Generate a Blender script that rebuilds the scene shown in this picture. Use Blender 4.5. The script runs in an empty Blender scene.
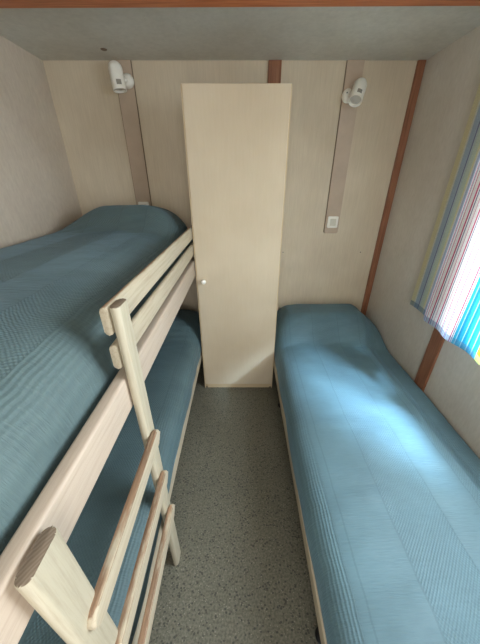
import bpy, bmesh, math, random
from mathutils import Vector, Matrix, noise
random.seed(4)
C = bpy.context.scene.collection
PI = math.pi

# ------------------------------------------------------------------ materials
def lin(c):
    return tuple(((v/255)/12.92 if v/255 <= 0.04045 else ((v/255+0.055)/1.055)**2.4) for v in c) + (1.0,)

class N:
    """tiny node-tree helper"""
    def __init__(s, name, rough=0.6, spec=0.3):
        s.m = bpy.data.materials.new(name); s.m.use_nodes = True
        s.t = s.m.node_tree; s.b = s.t.nodes['Principled BSDF']
        s.b.inputs['Roughness'].default_value = rough
        s.b.inputs['Specular IOR Level'].default_value = spec
        s.tc = s.t.nodes.new('ShaderNodeTexCoord')
    def new(s, t, **kw):
        n = s.t.nodes.new(t)
        for k, v in kw.items(): setattr(n, k, v)
        return n
    def link(s, a, b): s.t.links.new(a, b)
    def mapping(s, scale=(1,1,1), rot=(0,0,0), src=None):
        n = s.new('ShaderNodeMapping'); n.inputs['Scale'].default_value = scale; n.inputs['Rotation'].default_value = rot
        s.link(src or s.tc.outputs['Object'], n.inputs['Vector']); return n.outputs['Vector']
    def noise(s, vec, scale=5, detail=4, rough=0.55):
        n = s.new('ShaderNodeTexNoise'); n.inputs['Scale'].default_value = scale
        n.inputs['Detail'].default_value = detail; n.inputs['Roughness'].default_value = rough
        s.link(vec, n.inputs['Vector']); return n.outputs['Fac']
    def ramp(s, fac, stops, interp='LINEAR'):
        n = s.new('ShaderNodeValToRGB'); r = n.color_ramp; r.interpolation = interp
        while len(r.elements) < len(stops): r.elements.new(0.5)
        for e, (p, c) in zip(r.elements, stops):
            e.position = p; e.color = lin(c) if max(c) > 1 else (c[0], c[0], c[0], 1)
        s.link(fac, n.inputs['Fac']); return n.outputs['Color']
    def mix(s, a, b, fac, mode='MIX'):
        n = s.new('ShaderNodeMix', data_type='RGBA', blend_type=mode)
        for v, i in ((fac, 0), (a, 6), (b, 7)):
            if isinstance(v, (int, float)): n.inputs[i].default_value = v
            elif isinstance(v, tuple): n.inputs[i].default_value = v
            else: s.link(v, n.inputs[i])
        return n.outputs[2]
    def math(s, op, a, b=0.0, c=None):
        n = s.new('ShaderNodeMath', operation=op)
        for v, i in ((a, 0), (b, 1), (c, 2)):
            if v is None: continue
            if isinstance(v, (int, float)): n.inputs[i].default_value = v
            else: s.link(v, n.inputs[i])
        return n.outputs[0]
    def bump(s, h, strength=0.3, dist=0.002):
        n = s.new('ShaderNodeBump'); n.inputs['Strength'].default_value = strength; n.inputs['Distance'].default_value = dist
        s.link(h, n.inputs['Height']); s.link(n.outputs['Normal'], s.b.inputs['Normal'])
    def color(s, c):
        if isinstance(c, tuple): s.b.inputs['Base Color'].default_value = c
        else: s.link(c, s.b.inputs['Base Color'])

def mat_wall(name, base, var, grain=(60, 60, 3)):
    m = N(name, 0.55, 0.3)
    v = m.mapping(grain); n1 = m.noise(v, 3, 6, 0.65)
    n2 = m.noise(m.tc.outputs['Object'], 1.6, 3)
    c1 = m.ramp(n1, [(0.3, var), (0.7, base)])
    c2 = m.ramp(n2, [(0.25, (225, 220, 214)), (0.75, (255, 255, 255))])
    m.color(m.mix(c1, c2, 1.0, 'MULTIPLY')); m.bump(n1, 0.25, 0.0015)
    return m.m

def mat_plain(name, c, rough=0.5, spec=0.4, vary=0.06):
    m = N(name, rough, spec)
    n = m.noise(m.tc.outputs['Object'], 9, 4)
    d = tuple(int(x*(1-vary)) for x in c)
    m.color(m.ramp(n, [(0.3, d), (0.7, c)])); m.bump(n, 0.08, 0.001)
    return m.m

def mat_brown(name, axis):
    m = N(name, 0.45, 0.4)
    sc = [40, 40, 40]; sc[axis] = 2.2
    v = m.mapping(tuple(sc)); n = m.noise(v, 2.2, 7, 0.6)
    k = m.new('ShaderNodeTexVoronoi'); ks = [7, 7, 7]; ks[axis] = 4.2
    m.link(m.mapping(tuple(ks)), k.inputs['Vector']); k.inputs['Scale'].default_value = 1
    kn = m.ramp(k.outputs['Distance'], [(0.04, (58, 22, 12)), (0.13, (255, 255, 255))])
    c = m.ramp(n, [(0.25, (112, 70, 48)), (0.5, (142, 94, 68)), (0.8, (166, 116, 86))] if axis == 2 else [(0.25, (150, 84, 50)), (0.5, (184, 108, 68)), (0.8, (208, 134, 90))])
    m.color(m.mix(c, kn, 1.0, 'MULTIPLY')); m.bump(n, 0.2, 0.001)
    return m.m

def mat_whitewash(name, base, dark, axis, worn=0.0):
    """cream painted wood, grain along axis, bare brown wood on worn top edges"""
    m = N(name, 0.5, 0.35)
    sc = [70, 70, 70]; sc[axis] = 3.0
    v = m.mapping(tuple(sc)); n = m.noise(v, 1.8, 8, 0.7)
    c = m.ramp(n, [(0.28, dark), (0.55, base)])
    if worn:
        g = m.new('ShaderNodeNewGeometry'); sp = m.new('ShaderNodeSeparateXYZ'); m.link(g.outputs['Normal'], sp.inputs[0])
        lean = m.math('MULTIPLY_ADD', sp.outputs['X'], -0.35, sp.outputs['Z'])
        sc2 = [30, 30, 30]; sc2[axis] = 5
        n2 = m.noise(m.mapping(tuple(sc2)), 1.4, 5, 0.7)
        f = m.math('MULTIPLY_ADD', n2, 1.5, m.math('ADD', lean, -1.48))
        f = m.ramp(f, [(0.0, (0.0,)), (0.25, (worn,))])
        br = m.ramp(n, [(0.3, (84, 54, 36)), (0.7, (158, 118, 88))])
        c = m.mix(c, br, f)
    m.color(c); m.bump(n, 0.35, 0.0012)
    return m.m

def mat_endgrain():
    m = N('end_grain_wood', 0.6, 0.2)
    w = m.new('ShaderNodeTexWave', wave_type='RINGS', rings_direction='Z'); w.inputs['Scale'].default_value = 60
    w.inputs['Distortion'].default_value = 3; m.link(m.tc.outputs['Object'], w.inputs['Vector'])
    m.color(m.ramp(w.outputs['Fac'], [(0, (116, 100, 84)), (1, (134, 118, 102))])); return m.m

def mat_floor():
    m = N('speckled_vinyl', 0.42, 0.45)
    o = m.tc.outputs['Object']
    base = m.ramp(m.noise(o, 2.5, 3), [(0.3, (104, 102, 90)), (0.7, (116, 113, 100))])
    g = m.ramp(m.noise(o, 130, 2), [(0.38, (205, 205, 200)), (0.6, (255, 255, 255))])
    c = m.mix(base, g, 1.0, 'MULTIPLY')
    for sc, thr, col in ((75, 0.34, (52, 54, 50)), (95, 0.22, (140, 137, 122)), (48, 0.2, (64, 62, 54))):
        vo = m.new('ShaderNodeTexVoronoi'); vo.inputs['Scale'].default_value = sc
        dist = m.new('ShaderNodeVectorMath', operation='ADD'); dist.inputs[1].default_value = (sc*1.3, sc*.7, 0)
        m.link(m.mapping((1, 1.35, 1), (0, 0, sc)), dist.inputs[0]); m.link(dist.outputs[0], vo.inputs['Vector'])
        near = m.math('LESS_THAN', vo.outputs['Distance'], thr)
        sp = m.new('ShaderNodeSeparateColor'); m.link(vo.outputs['Color'], sp.inputs[0])
        f = m.math('MULTIPLY', near, m.math('GREATER_THAN', sp.outputs[0], 0.55))
        c = m.mix(c, lin(col), m.math('MULTIPLY', f, 0.8))
    m.color(c); m.bump(m.noise(o, 60, 3), 0.1, 0.001)
    return m.m

def mat_cover(name, tint, x0, x1, strength=0.55):
    """blue-grey cotton bedspread woven in lengthwise bands: crinkled, waffle and plain"""
    m = N(name, 0.62, 0.35)
    m.b.inputs['Sheen Weight'].default_value = 0.25; m.b.inputs['Sheen Roughness'].default_value = 0.45
    m.b.inputs['Sheen Tint'].default_value = lin((150, 190, 215))
    o = m.tc.outputs['Object']; sp = m.new('ShaderNodeSeparateXYZ'); m.link(o, sp.inputs[0])
    wob = m.noise(o, 9, 3)
    x = m.math('MULTIPLY_ADD', wob, 0.012, sp.outputs['X'])
    y = m.math('MULTIPLY_ADD', wob, 0.02, sp.outputs['Y'])
    t = m.math('DIVIDE', m.math('SUBTRACT', x, x0), x1-x0)
    ribx = m.math('SINE', m.math('MULTIPLY', x, 2*PI/0.010))
    riby = m.math('SINE', m.math('MULTIPLY', y, 2*PI/0.011))
    waffle = m.math('MULTIPLY', ribx, riby)
    bands = [(0.0, 'r'), (0.09, 'p'), (0.13, 'c'), (0.33, 'w'), (0.56, 'c'), (0.74, 'w'), (0.9, 'r')]
    mr = m.ramp(t, [(p, (1.0 if k == 'r' else 0.0,)) for p, k in bands], 'CONSTANT')
    mw = m.ramp(t, [(p, (1.0 if k == 'w' else 0.0,)) for p, k in bands], 'CONSTANT')
    cr = m.noise(m.mapping((14, 120, 14)), 1.6, 4)      # crosswise crinkle
    h = m.math('ADD', m.math('MULTIPLY', m.math('MULTIPLY', ribx, 0.5), mr), m.math('MULTIPLY', m.math('MULTIPLY', waffle, 1.0), mw))
    h = m.math('ADD', h, m.math('MULTIPLY', cr, 2.0))
    # stitched seams between bands
    edges = None
    for p in (0.09, 0.13, 0.33, 0.56, 0.74, 0.9):
        e = m.math('LESS_THAN', m.math('ABSOLUTE', m.math('SUBTRACT', t, p)), 0.0035)
        edges = e if edges is None else m.math('ADD', edges, e)
    h = m.math('SUBTRACT', h, m.math('MULTIPLY', edges, 0.7))
    m.bump(h, strength, 0.0016)
    d = tuple(int(v*0.86) for v in tint)
    c = m.ramp(m.noise(o, 3.0, 5), [(0.3, d), (0.7, tint)])
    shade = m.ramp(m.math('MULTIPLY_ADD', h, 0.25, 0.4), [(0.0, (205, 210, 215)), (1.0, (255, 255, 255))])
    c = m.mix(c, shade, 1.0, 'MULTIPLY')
    c = m.mix(c, lin(tuple(int(v*0.6) for v in tint)), m.math('MULTIPLY', edges, 0.13))
    m.color(c); return m.m

def mat_curtain():
    m = N('striped_cotton', 0.8, 0.1)
    a = m.new('ShaderNodeVertexColor', layer_name='stripe')
    w = m.noise(m.mapping((300, 300, 300)), 1, 2)
    c = m.mix(a.outputs['Color'], m.ramp(w, [(0.3, (225, 225, 225)), (0.7, (255, 255, 255))]), 1.0, 'MULTIPLY')
    m.color(c)
    tr = m.new('ShaderNodeBsdfTranslucent'); m.link(c, tr.inputs['Color'])
    mx = m.new('ShaderNodeMixShader'); mx.inputs[0].default_value = 0.55
    m.link(m.b.outputs[0], mx.inputs[1]); m.link(tr.outputs[0], mx.inputs[2])
    m.link(mx.outputs[0], m.t.nodes['Material Output'].inputs['Surface'])
    return m.m

def mat_glass():
    m = N('window_glass', 0.02, 0.5)
    tr = m.new('ShaderNodeBsdfTransparent'); gl = m.new('ShaderNodeBsdfGlossy'); gl.inputs['Roughness'].default_value = 0.02
    mx = m.new('ShaderNodeMixShader'); mx.inputs[0].default_value = 0.06
    m.link(tr.outputs[0], mx.inputs[1]); m.link(gl.outputs[0], mx.inputs[2])
    m.link(mx.outputs[0], m.t.nodes['Material Output'].inputs['Surface']); return m.m

M = dict(
    wall=mat_wall('wall_back_vinyl', (226, 213, 190), (214, 200, 177)),
    wall_l=mat_wall('wall_side_vinyl', (212, 200, 184), (198, 185, 170), (25, 25, 8)),
    wall_r=mat_wall('wall_window_vinyl', (222, 217, 208), (210, 204, 194), (25, 25, 8)),
    ceil=mat_wall('ceiling_board', (222, 221, 212), (208, 207, 198), (12, 12, 12)),
    floor=mat_floor(),
    strip=mat_plain('duct_cover', (194, 174, 154), 0.5, 0.3),
    strip_edge=mat_plain('duct_shadow_joint', (134, 118, 100), 0.7, 0.1),
    brownz=mat_brown('brown_batten_upright', 2), brownx=mat_brown('brown_beam_wood', 0),
    door=mat_wall('wardrobe_laminate', (208, 193, 168), (204, 188, 163), (40, 40, 3)),
    carcase=mat_plain('wardrobe_carcase', (196, 174, 140), 0.5, 0.3),
    wood_y=mat_whitewash('whitewashed_wood', (176, 164, 142), (152, 138, 116), 1),
    wood_yw=mat_whitewash('whitewashed_wood_worn', (178, 166, 144), (154, 140, 118), 1, 0.8),
    wood_z=mat_whitewash('whitewashed_post_wood', (172, 163, 142), (154, 143, 122), 2),
    rail=mat_whitewash('pinkish_rail_wood', (178, 162, 145), (164, 147, 131), 1),
    endgrain=mat_endgrain(),
    rocker=mat_plain('ivory_rocker', (214, 208, 190), 0.35, 0.5, 0.03),
    white=mat_plain('white_plastic', (246, 243, 232), 0.35, 0.5, 0.03),
    grey=mat_plain('grey_print', (150, 146, 136), 0.6, 0.2),
    lens=mat_plain('frosted_bulb', (196, 192, 182), 0.3, 0.5),
    black=mat_plain('black_plastic', (22, 22, 24), 0.5, 0.4),
    ply=mat_plain('plywood_base', (170, 140, 104), 0.6, 0.2),
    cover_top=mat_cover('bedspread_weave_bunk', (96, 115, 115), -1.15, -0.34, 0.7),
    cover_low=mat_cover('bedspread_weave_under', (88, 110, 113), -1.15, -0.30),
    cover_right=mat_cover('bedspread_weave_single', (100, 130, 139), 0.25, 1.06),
    curtain=mat_curtain(), glass=mat_glass(),
    frame=mat_plain('white_window_frame', (226, 226, 220), 0.4, 0.4),
    metal=mat_plain('dull_metal', (120, 116, 108), 0.35, 0.6),
)

# ------------------------------------------------------------------ helpers
def box(bm, x0, x1, y0, y1, z0, z1, bev=0.0, seg=2):
    r = bmesh.ops.create_cube(bm, size=1.0)
    vs = r['verts']
    for v in vs:
        v.co = Vector(((x0+x1)/2+v.co.x*(x1-x0), (y0+y1)/2+v.co.y*(y1-y0), (z0+z1)/2+v.co.z*(z1-z0)))
    if bev:
        es = list({e for v in vs for e in v.link_edges})
        bmesh.ops.bevel(bm, geom=es, offset=bev, segments=seg, affect='EDGES', profile=0.5)

def prism(bm, outline, axis, a, b, bev=0.0, seg=2):
    """extrude a 2-D outline along axis (0,1,2) from a to b"""
    def P(u, v, w):
        return (w, u, v) if axis == 0 else ((u, w, v) if axis == 1 else (u, v, w))
    va = [bm.verts.new(P(u, v, a)) for u, v in outline]; vb = [bm.verts.new(P(u, v, b)) for u, v in outline]
    n = len(outline)
    fa = bm.faces.new(va); fb = bm.faces.new(vb[::-1])
    for i in range(n): bm.faces.new((va[i], vb[i], vb[(i+1) % n], va[(i+1) % n]))
    if bev:
        es = list({e for f in (fa, fb) for e in f.edges})
        bmesh.ops.bevel(bm, geom=es, offset=bev, segments=seg, affect='EDGES', profile=0.5)
    bmesh.ops.recalc_face_normals(bm, faces=bm.faces)

def rrect(u0, u1, v0, v1, r, n=6):
    pts = []
    for cu, cv, a0 in ((u1-r, v1-r, 0), (u0+r, v1-r, 90), (u0+r, v0+r, 180), (u1-r, v0+r, 270)):
        for i in range(n+1):
            a = math.radians(a0+90*i/n); pts.append((cu+r*math.cos(a), cv+r*math.sin(a)))
    return pts

def lathe(bm, prof, mat4, n=28):
    rings = []
    for r, z in prof:
        if r < 1e-6: rings.append([bm.verts.new(mat4 @ Vector((0, 0, z)))])
        else: rings.append([bm.verts.new(mat4 @ Vector((r*math.cos(2*PI*i/n), r*math.sin(2*PI*i/n), z))) for i in range(n)])
    for A, B in zip(rings, rings[1:]):
        for i in range(n):
            j = (i+1) % n
            if len(A) == 1 and len(B) == 1: continue
            if len(A) == 1: bm.faces.new((A[0], B[i], B[j]))
            elif len(B) == 1: bm.faces.new((A[i], B[0], A[j]))
            else: bm.faces.new((A[i], B[i], B[j], A[j]))
    bmesh.ops.recalc_face_normals(bm, faces=bm.faces)

def obj(name, bm, m, parent=None, smooth=False, shift=True):
    me = bpy.data.meshes.new(name); bm.to_mesh(me); bm.free()
    o = bpy.data.objects.new(name, me); C.objects.link(o)
    for mm in (m if isinstance(m, list) else [m]): me.materials.append(mm)
    if smooth:
        for p in me.polygons: p.use_smooth = True
        try: me.set_sharp_from_angle(angle=math.radians(38))
        except Exception: pass
    if parent:
        o.parent = parent; o.matrix_parent_inverse = Matrix.Translation(parent.location).inverted()
    return o

def thing(name, label, cat, loc, group=None):
    o = bpy.data.objects.new(name, None); C.objects.link(o); o.location = loc; o.empty_display_size = .05
    o['label'] = label; o['category'] = cat
    if group: o['group'] = group
    return o

def tag(o, label, cat, group=None):
    o['label'] = label; o['category'] = cat
    if group: o['group'] = group
    return o

def struct(name, bm, m, label=None, cat=None, parent=None, smooth=False):
    o = obj(name, bm, m, parent, smooth)
    if not parent:
        o['kind'] = 'structure'
        if label: o['label'] = label; o['category'] = cat
    return o

def B(*a, **k):
    bm = bmesh.new(); box(bm, *a, **k); return bm

# ------------------------------------------------------------------ room shell
XL, XR, YB, YF, ZC = -1.17, 1.082, 2.12, -0.55, 2.072
struct('floor', B(XL-.06, XR+.06, YF-.06, YB+.06, -0.05, 0), M['floor'], 'grey green speckled vinyl floor between the beds', 'floor')
struct('ceiling', B(XL-.06, XR+.06, YF-.06, YB+.06, ZC, ZC+.05), M['ceil'], 'pale grey ceiling board above the beds', 'ceiling')
struct('wall_back', B(XL-.06, XR+.06, YB, YB+.05, 0, ZC), M['wall'], 'cream panelled wall behind the wardrobe', 'wall')
struct('wall_left', B(XL-.06, XL, YF, YB, 0, ZC), M['wall_l'], 'beige wall beside the bunk bed', 'wall')
# right wall with window opening
WY0, WY1, WZ0, WZ1 = 0.02, 1.20, 0.86, 1.86
bm = bmesh.new()
box(bm, XR, XR+.06, YF, WY0, 0, ZC); box(bm, XR, XR+.06, WY1, YB, 0, ZC)
box(bm, XR, XR+.06, WY0, WY1, 0, WZ0); box(bm, XR, XR+.06, WY0, WY1, WZ1, ZC)
struct('wall_right', bm, M['wall_r'], 'grey beige wall with the curtained window', 'wall')
# front wall (behind the photographer) with a doorway
DX0, DX1, DZ = -0.32, 0.36, 1.95
bm = bmesh.new()
box(bm, XL, DX0, YF-.05, YF, 0, ZC); box(bm, DX1, XR, YF-.05, YF, 0, ZC); box(bm, DX0, DX1, YF-.05, YF, DZ, ZC)
struct('wall_front', bm, M['wall'], 'cream wall around the doorway', 'wall')
# window
wf = bmesh.new()
for a in ((WY0, WY0+.045, WZ0, WZ1), (WY1-.045, WY1, WZ0, WZ1), (WY0+.045, WY1-.045, WZ0, WZ0+.045), (WY0+.045, WY1-.045, WZ1-.045, WZ1), (.59, .63, WZ0+.045, WZ1-.045)):
    box(wf, XR+.012, XR+.05, a[0], a[1], a[2], a[3], bev=.004)
w1 = struct('window_1', wf, M['frame'], 'white framed window behind the striped curtain', 'window')
struct('pane', B(XR+.028, XR+.032, WY0+.045, WY1-.045, WZ0+.045, WZ1-.045), M['glass'], parent=w1)

# brown battens and beam
bm = B(XL, XR, 1.27, 1.474, 2.034, ZC-.0005, bev=.003)
bmesh.ops.rotate(bm, cent=(0, 1.4, 2), matrix=Matrix.Rotation(math.radians(-0.5), 3, 'Z'), verts=bm.verts)
for v in bm.verts: v.co.x = max(XL+.001, min(XR-.001, v.co.x))
struct('trim_1', bm, M['brownx'], 'reddish brown beam across the ceiling', 'beam')
struct('trim_2', B(1.034, XR-.001, YB-.016, YB-.0005, 0.002, ZC-.001, bev=.003), M['brownz'], 'narrow brown batten in the right rear corner', 'batten')
struct('trim_3', B(.158, .236, YB-.014, YB-.0005, 0.002, ZC-.001, bev=.003), M['brownz'], 'short visible brown batten above the wardrobe top', 'batten')
struct('trim_4', B(XR-.014, XR-.0005, 1.222, 1.308, 0.002, ZC-.001, bev=.003), M['brownz'], 'brown batten below the striped curtain', 'batten')

# cable covers on the back wall
def duct(x0, x1, z0, label, dark_right):
    t = thing('cable_cover', label, 'cable cover', ((x0+x1)/2, YB, z0))
    bm = bmesh.new(); prism(bm, rrect(x0, x1, z0, ZC-.001+.012, .012), 1, YB-.012, YB-.0005, bev=.002)
    for v in bm.verts: v.co.z = min(v.co.z, ZC-.001)
    obj('cover_strip', bm, M['strip'], t)
    obj('groove_shadow', B(x0-.004, x0, YB-.008, YB-.0005, z0+.006, ZC-.001), M['strip_edge'], t)  # thin dark batten standing in for the shadow groove beside the strip
    if dark_right: obj('groove_shadow', B(x1, x1+.004, YB-.008, YB-.0005, z0, ZC-.001), M['strip_edge'], t)
    return t
duct(-.752, -.652, 1.17, 'flat beige cable cover strip running up the wall above the bunk bed', True)
duct(.622, .722, 1.095, 'flat beige cable cover strip with rounded lower end above the single bed', False)

def switch(cx, cz, label):
    t = thing('light_switch', label, 'switch', (cx, YB-.013, cz), 'light switches on the cable covers')
    bm = bmesh.new(); prism(bm, rrect(cx-.037, cx+.037, cz-.04, cz+.04, .006), 1, YB-.024, YB-.0125, bev=.0025); obj('switch_plate', bm, M['white'], t, True)
    bm = bmesh.new(); prism(bm, rrect(cx-.021, cx+.021, cz-.024, cz+.024, .003), 1, YB-.029, YB-.0225, bev=.002)
    for v in bm.verts:
        if v.co.y < YB-.026: v.co.y += (v.co.z-cz)*.1
    obj('rocker', bm, M['rocker'], t, True)
    return t
switch(.672, 1.175, 'white rocker switch low on the cable cover above the single bed')
switch(-.700, 1.272, 'white switch half hidden behind the head of the upper bunk')

# screws in the wall
for i, (x, z) in enumerate(((.325, .95), (.93, .95))):
    bm = bmesh.new(); lathe(bm, [(0, .002), (.004, .002), (.0045, 0)], Matrix.Translation((x, YB-.0003, z)) @ Matrix.Rotation(PI/2, 4, 'X'), 12)
    tag(obj('wall_screw', bm, M['metal']), ('small dark screw head in the wall just right of the wardrobe', 'small dark screw head in the wall beside the corner batten')[i], 'screw', 'screw heads in the back wall')
bm = bmesh.new(); lathe(bm, [(0, .003), (.014, .003), (.017, 0)], Matrix.Translation((-.74, 1.965, ZC-.0003)) @ Matrix.Rotation(PI, 4, 'X'), 16)
tag(obj('ceiling_screw_cap', bm, M['strip_edge']), 'small dark cap on the ceiling above the left wall lamp', 'cap')

# ------------------------------------------------------------------ wall lamps
def wall_lamp(base, head, tilt, label):
    """base: disc centre on the strip; head: centre of body; tilt: matrix turning +Z (dome end) """
    t = thing('wall_spotlight', label, 'lamp', base, 'white bullet wall lamps')
    Mb = Matrix.Translation(base) @ Matrix.Rotation(PI/2, 4, 'X')
    bm = bmesh.new(); lathe(bm, [(0, .022), (.020, .021), (.031, .015), (.036, .006), (.036, 0), (0, 0)], Mb); obj('wall_mount', bm, M['white'], t, True)
    bm = bmesh.new(); lathe(bm, [(0, .0015), (.004, .0015), (.004, 0)], Mb @ Matrix.Translation((-.012, .012, .0205)), 12); obj('screw', bm, M['black'], t)
    b = Vector(base) + Vector((0, -.015, 0)); h = Vector(head)
    d = h-b; L = d.length; q = d.to_track_quat('Z', 'Y').to_matrix().to_4x4()
    bm = bmesh.new(); lathe(bm, [(.011, 0), (.010, L-.025)], Matrix.Translation(b) @ q, 16); obj('swivel_arm', bm, M['white'], t, True)
    Mh = Matrix.Translation(h) @ tilt
    r = .0385
    prof = [(r-.004, -.062), (r, -.064), (r, -.055)] + [(r, .035)]
    for i in range(1, 9):
        a = PI/2*i/8; prof.append((r*math.cos(a) if i < 8 else 0, .035+r*.95*math.sin(a)))
    prof = [(0, -.048), (r-.004, -.048)] + prof
    bm = bmesh.new(); lathe(bm, prof, Mh); hd = obj('lamp_head', bm, M['white'], t, True)
    bm = bmesh.new(); lathe(bm, [(0, -.058), (.014, -.057), (.027, -.052), (.033, -.0485)], Mh); obj('bulb_face', bm, M['lens'], hd, True)
    return t, hd, Mh
def patch(hd, base, Mh, ang, r=.0392):
    q = Mh.to_3x3().inverted() @ (Vector((0, 0, 1.45))-Mh.translation); ang += math.atan2(q.y, q.x)
    bm = bmesh.new(); n = 6; w = math.radians(20)
    g = [[bm.verts.new(Mh @ Vector((r*math.cos(ang+w*(i/n-.5)*2), r*math.sin(ang+w*(i/n-.5)*2), z))) for i in range(n+1)] for z in (-.045, -.022)]
    for i in range(n): bm.faces.new((g[0][i], g[0][i+1], g[1][i+1], g[1][i]))
    obj('rating_label', bm, M['grey'], hd)
def axis_mat(v):
    return Vector(v).to_track_quat('Z', 'Y').to_matrix().to_4x4()
b1 = (-.682, YB-.0125, 1.975)
t, hd, Mh = wall_lamp(b1, (-.716, 2.03, 1.975), axis_mat((-.10, .06, 1)), 'white bullet wall lamp aimed down above the bunk bed')
patch(hd, b1, Mh, math.radians(6))
b2 = (.650, YB-.0125, 1.905)
t, hd, Mh = wall_lamp(b2, (.682, 2.022, 1.908), axis_mat((.38, .62, 1)), 'white bullet wall lamp tilted outwards above the single bed')
patch(hd, b2, Mh, math.radians(12))

# ------------------------------------------------------------------ wardrobe
WX0, WX1, WY = -.287, .2395, 1.637
wd = thing('wardrobe', 'tall narrow cream wardrobe with one plain door and round knob', 'wardrobe', ((WX0+WX1)/2, (WY+YB)/2, 0))
bm = bmesh.new()
Z1 = 1.851
box(bm, WX0, WX0+.02, WY+.0185, YB-.02, 0.001, Z1-.002, bev=.001); box(bm, WX1-.02, WX1, WY+.0185, YB-.02, 0.001, Z1-.002, bev=.001)
box(bm, WX0, WX0+.006, WY+.003, WY+.0188, 0.001, Z1-.002); box(bm, WX1-.006, WX1, WY+.003, WY+.0188, 0.001, Z1-.002)
box(bm, WX0+.02, WX1-.02, WY+.02, YB-.02, Z1-.02, Z1-.002); box(bm, WX0+.02, WX1-.02, YB-.028, YB-.02, 0.03, Z1-.02)
box(bm, WX0+.02, WX1-.02, WY+.02, YB-.028, .04, .056)
obj('carcase', bm, M['carcase'], wd)
dr = obj('door', B(WX0+.0065, WX1-.0065, WY, WY+.018, .040, Z1, bev=.002), M['door'], wd)
obj('plinth', B(WX0+.021, WX1-.021, WY+.006, WY+.022, .001, .034, bev=.001), M['carcase'], wd)
bm = bmesh.new(); lathe(bm, [(.006, 0), (.006, .010), (.013, .014), (.0155, .020), (.013, .026), (.006, .029), (0, .0295)], Matrix.Translation((-.238, WY, .882)) @ Matrix.Rotation(PI/2, 4, 'X'), 24)
obj('knob', bm, M['white'], dr, True)

# ------------------------------------------------------------------ bunk bed
bb = thing('bunk_bed', 'whitewashed wooden bunk bed with ladder and slatted guard rail', 'bunk bed', (-.72, 1.05, 0))
def post(y0, y1, ztop, tilt=0, x0=-.2905, x1=-.267):
    bm = bmesh.new(); prism(bm, rrect(x0, x1, y0, y1, .0112, 8), 2, 0.001, ztop, bev=.003)
    for f in bm.faces: f.material_index = 1 if f.normal.z > .9 else 0
    return obj('post', bm, [M['wood_z'], M['endgrain']], bb, True)
post(.140, .208, 1.008, 0, -.285, -.262); post(.530, .588, 1.204)
def board(name, x0, x1, y0, y1, z0, z1, m, rnd=True):
    """board lying along Y whose ends are rounded in the Y-Z plane"""
    bm = bmesh.new()
    if rnd: prism(bm, rrect(y0, y1, z0, z1, (z1-z0)*.46, 8), 0, x0, x1, bev=.006, seg=3)
    else: prism(bm, rrect(x0, x1, z0, z1, (x1-x0)*.46, 8), 1, y0, y1, bev=.003, seg=2)
    return obj(name, bm, m, bb, True)
board('guard_slat', -.3105, -.2915, .530, 2.06, 1.135, 1.205, M['wood_yw'], False)
board('guard_slat', -.3105, -.2915, .530, 2.06, 1.040, 1.108, M['wood_y'], False)
bm = bmesh.new(); prism(bm, rrect(-.325, -.292, .908, 1.008, .008, 4), 1, .06, 2.075, bev=.002)
obj('side_rail', bm, M['rail'], bb, True)
for z in (.773, .578, .380): board('ladder_rung', -.266, -.248, .163, .572, z-.026, z+.022, M['wood_yw'])
# far head posts, foot and head boards, wall rail, deck boards
for x in (-.318, -1.152):
    bm = bmesh.new(); prism(bm, rrect(x, x+.03, 2.078, 2.112, .008, 4), 2, .001, 1.12, bev=.003); obj('post', bm, M['wood_z'], bb, True)
    bm = bmesh.new(); prism(bm, rrect(x, x+.03, .015, .055, .008, 4), 2, .001, 1.10, bev=.003); obj('post', bm, M['wood_z'], bb, True)
obj('side_rail', B(-1.152, -1.125, .06, 2.075, .850, .918, bev=.004), M['rail'], bb)
obj('end_rail', B(-1.12, -.336, 2.08, 2.105, .897, 1.0, bev=.004), M['rail'], bb)
obj('end_rail', B(-1.12, -.336, .02, .05, .897, 1.0, bev=.004), M['rail'], bb)
obj('deck_board', B(-1.124, -.336, .06, 2.075, .900, .918), M['ply'], bb)
obj('side_rail', B(-.326, -.300, .06, 2.075, .255, .325, bev=.006), M['wood_y'], bb)
obj('side_rail', B(-1.152, -1.125, .06, 2.075, .255, .325, bev=.006), M['wood_y'], bb)
obj('end_rail', B(-1.12, -.336, 2.08, 2.105, .255, .325, bev=.004), M['wood_y'], bb)
obj('end_rail', B(-1.12, -.336, .02, .05, .255, .325, bev=.004), M['wood_y'], bb)
obj('deck_board', B(-1.124, -.327, .06, 2.075, .268, .286), M['ply'], bb)

# ------------------------------------------------------------------ single bed
sb = thing('single_bed', 'low wooden framed single bed under the window', 'bed', (.66, 1.05, 0))
obj('side_rail', B(.2405, .262, .06, 2.09, .205, .262, bev=.005), M['wood_y'], sb)
obj('side_rail', B(1.035, 1.052, .06, 2.09, .205, .262, bev=.005), M['wood_y'], sb)
obj('end_rail', B(.264, 1.033, .06, .082, .205, .262, bev=.004), M['wood_y'], sb)
obj('end_rail', B(.264, 1.033, 2.068, 2.09, .205, .262, bev=.004), M['wood_y'], sb)
obj('deck_board', B(.263, 1.034, .083, 2.067, .215, .232), M['ply'], sb)
for x in (.268, .99):
    for y in (.33, 1.45):
        bm = bmesh.new(); lathe(bm, [(0, .001), (.022, .001), (.023, .012), (.017, .02), (.019, .2), (.019, .214), (0, .214)], Matrix.Translation((x+.018, y, 0)), 20)
        obj('leg', bm, M['black'], sb, True)

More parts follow.
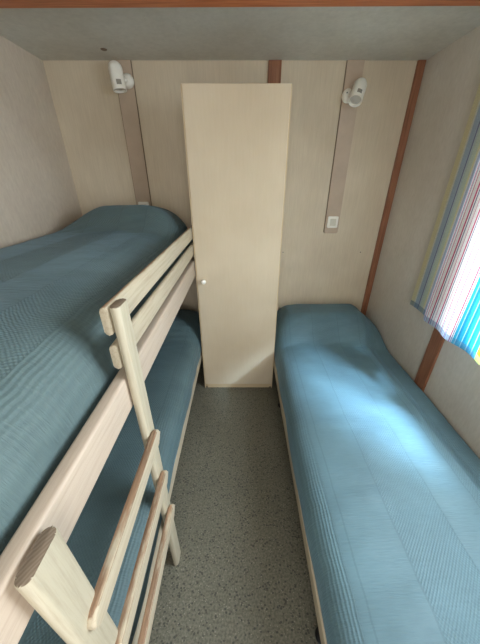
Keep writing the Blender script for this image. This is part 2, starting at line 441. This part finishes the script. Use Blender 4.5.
# ------------------------------------------------------------------ bedspreads
def smooth(a, b, x):
    t = max(0, min(1, (x-a)/(b-a))); return t*t*(3-2*t)
def cover(name, m, x0, x1, y0, y1, zb, zt, label, nl=4.5, nr=4.5, ny=9, pillow=.09, extra=None, pil_len=.42, seed=0, wr=1.0, hem=.008, pside=0):
    """bedspread tucked over mattress and pillow: closed puffy surface"""
    bm = bmesh.new(); NX, NY = 110, 230
    xm = (x0+x1)/2; hx = (x1-x0)/2; ym = (y0+y1)/2; hy = (y1-y0)/2
    top = []; 
    for j in range(NY+1):
        sj = -1+2*j/NY; vy = math.copysign(1-(1-abs(sj))**1.7, sj)
        row = []
        for i in range(NX+1):
            si = -1+2*i/NX; vx = math.copysign(1-(1-abs(si))**1.8, si)
            n = nl if vx < 0 else nr
            g = max(0, 1-abs(vx)**n)**(1/ (n*.62)); gy = max(0, 1-abs(vy)**ny)**(1/(ny*.6))
            x = xm+hx*vx; y = ym+hy*vy
            T = (zt-zb)
            dist = (y1-y); pw = smooth(0, pside, x-x0) if pside else 1
            e = 1-abs(vx)**5
            pb = pw*pillow*smooth(pil_len+.10, pil_len-.12, dist)*max(0, 1-abs(vx*.98)**7)*smooth(-.01, .05, dist)
            z = zb+T*g*gy+pb*gy
            # wrinkles
            p = Vector((x*2.2, y*1.6, seed)); w = noise.noise(p)*.012+noise.noise(Vector((x*6, y*9, seed+3)))*.004
            near_p = math.exp(-((dist-pil_len-.03)/.12)**2)
            w += near_p*.0022*math.sin((dist+x*.18+.02*noise.noise(Vector((x*5, y*5, seed))))*120)*max(0, e)
            w += .0022*noise.noise(Vector((x*12+y*5, y*20, seed+7)))
            z += w*g*gy*wr
            if extra: z += extra(x, y, g*gy)
            # ragged hem / bulging side
            x += math.copysign(1, vx)*(1-g)**2*0 + (1-g)*hem*noise.noise(Vector((vx*.5, y*7, seed+11)))
            row.append(bm.verts.new((x, y, z)))
        top.append(row)
    for j in range(NY):
        for i in range(NX): bm.faces.new((top[j][i], top[j][i+1], top[j+1][i+1], top[j+1][i]))
    # underside
    ring = [top[0][i] for i in range(NX+1)]+[top[j][NX] for j in range(1, NY+1)]+[top[NY][i] for i in range(NX-1, -1, -1)]+[top[j][0] for j in range(NY-1, 0, -1)]
    bm.faces.new(ring[::-1])
    o = obj(name, bm, m, None, True); o.data.set_sharp_from_angle(angle=math.radians(89))
    return tag(o, label, 'bedspread')

cover('bedspread', M['cover_top'], -1.159, -.341, .062, 2.07, .925, 1.185, 'blue grey bedspread over the upper bunk mattress and pillow', nl=9, nr=4.5, seed=1, pillow=.125, pside=.34)
cover('bedspread', M['cover_low'], -1.118, -.296, .062, 2.07, .327, .47, 'blue grey bedspread on the lower bunk behind the ladder', nl=9, nr=6, seed=5, pillow=.07)
def dip(x, y, g):
    return -.065*smooth(.875, .97, x)*g
cover('bedspread', M['cover_right'], .2465, 1.074, .050, 2.105, .2635, .425, 'blue bedspread brightly lit by the window on the right single bed', nl=5.5, nr=16, seed=9, pillow=.165, extra=dip)

# ------------------------------------------------------------------ curtain
def curtain():
    t = thing('window_curtain', 'bright striped curtain of pink navy turquoise and yellow stripes', 'curtain', (1.02, 1.1, .77))
    YA, YZ = 1.505, .84
    n = 760; S = YA-YZ
    W = (250, 248, 244)
    def stripe(s):                       # s metres from the far edge
        k = s*1000
        if k < 28: return (238, 230, 192)
        if k < 38: return (238, 238, 226)
        if k < 66: return (192, 210, 226)
        if k < 72: return (140, 146, 184)
        if k < 84: return (206, 222, 224)
        if k < 112: return (216, 230, 216)
        if k < 124: return (240, 236, 190)
        if k < 134: return (236, 240, 240)
        if k < 160: return (190, 204, 226)
        if k < 168: return W
        if k < 412:
            q = (k-168) % 44
            if 5 <= q < 11: return (206, 84, 124)
            if 16 <= q < 20: return (104, 96, 150)
            if 31 <= q < 34: return (222, 140, 160)
            return W
        if k < 535:
            q = (k-412) % 27
            if q < 13: return (60, 180, 214)
            if q < 18: return (170, 228, 240)
            return (48, 156, 204)
        if k < 546: return (244, 236, 60)
        if k < 572: return (248, 222, 40)
        if k < 592: return (240, 140, 50)
        if k < 606: return (232, 84, 60)
        if k < 640: return (236, 240, 120)
        return stripe((k-640)/1000)
    zt, zb = 1.955, .770
    rows = 40
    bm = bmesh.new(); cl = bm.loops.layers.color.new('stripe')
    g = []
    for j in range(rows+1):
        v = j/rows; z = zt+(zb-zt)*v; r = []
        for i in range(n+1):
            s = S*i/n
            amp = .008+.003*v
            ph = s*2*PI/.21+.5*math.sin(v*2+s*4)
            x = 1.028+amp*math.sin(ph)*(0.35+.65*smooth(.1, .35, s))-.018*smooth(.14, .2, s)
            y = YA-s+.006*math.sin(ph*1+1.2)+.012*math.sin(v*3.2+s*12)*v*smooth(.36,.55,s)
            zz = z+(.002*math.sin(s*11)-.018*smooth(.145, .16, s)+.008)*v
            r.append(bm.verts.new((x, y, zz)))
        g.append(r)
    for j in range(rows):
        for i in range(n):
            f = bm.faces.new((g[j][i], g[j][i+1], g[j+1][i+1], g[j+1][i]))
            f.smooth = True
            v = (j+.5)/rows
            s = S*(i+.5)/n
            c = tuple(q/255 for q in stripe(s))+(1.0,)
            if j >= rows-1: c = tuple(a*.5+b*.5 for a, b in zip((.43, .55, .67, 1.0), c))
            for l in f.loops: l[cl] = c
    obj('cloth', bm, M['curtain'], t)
    r = thing('curtain_rail', 'thin white curtain rail above the striped curtain', 'curtain rail', (1.045, .65, 1.97))
    bm = bmesh.new(); lathe(bm, [(0, 0), (.006, 0), (.006, 1.62), (0, 1.62)], Matrix.Translation((1.04, -.1, 1.962)) @ Matrix.Rotation(-PI/2, 4, 'X'), 14); obj('rod', bm, M['white'], r, True)
    for y in (-.08, .7, 1.49): obj('bracket', B(1.034, XR-.0005, y, y+.015, 1.950, 1.976, bev=.002), M['white'], r)
curtain()

# ------------------------------------------------------------------ lights
def area(name, loc, aim, sx, sy, power, col, spread=180):
    l = bpy.data.lights.new(name, 'AREA'); l.shape = 'RECTANGLE'; l.size = sx; l.size_y = sy; l.energy = power; l.color = col; l.spread = math.radians(spread)
    o = bpy.data.objects.new(name, l); C.objects.link(o); o.location = loc
    o.rotation_euler = (Vector(aim)-Vector(loc)).to_track_quat('-Z', 'Y').to_euler(); return o
area('window_daylight', (1.45, .55, 1.65), (.55, .75, .4), 1.2, 1.0, 88, (.84, .93, 1.0))
area('bed_patch_fill', (1.50, .10, 1.55), (.88, 1.08, .40), .16, .16, 13, (.50, .76, 1.0), 34)  # extra narrow lamp, added to cast the bright patch on the single bed
area('doorway_fill', (.05, -.60, 1.25), (0, 1.6, 1.1), .6, 1.3, 8.5, (1.0, .88, .72))  # warm fill added behind the camera to lift the room's ambient level
w = bpy.data.worlds.new('World'); bpy.context.scene.world = w; w.use_nodes = True
bg = w.node_tree.nodes['Background']; bg.inputs[0].default_value = (.80, .90, 1.0, 1); bg.inputs[1].default_value = 2.6

# ------------------------------------------------------------------ camera
cam = bpy.data.cameras.new('camera'); co = bpy.data.objects.new('camera', cam); C.objects.link(co)
F = math.sqrt(142*512); pitch = math.atan(142/F)
co.location = (0, 0, 1.45); co.rotation_euler = (PI/2-pitch, 0, 0)
cam.sensor_fit = 'HORIZONTAL'; cam.sensor_width = 36; cam.lens = 36*F/480; cam.shift_x = -1.5/480; cam.clip_start = .01
bpy.context.scene.camera = co
vs = bpy.context.scene.view_settings; vs.view_transform = 'Standard'; vs.look = 'None'; vs.exposure = 0.0
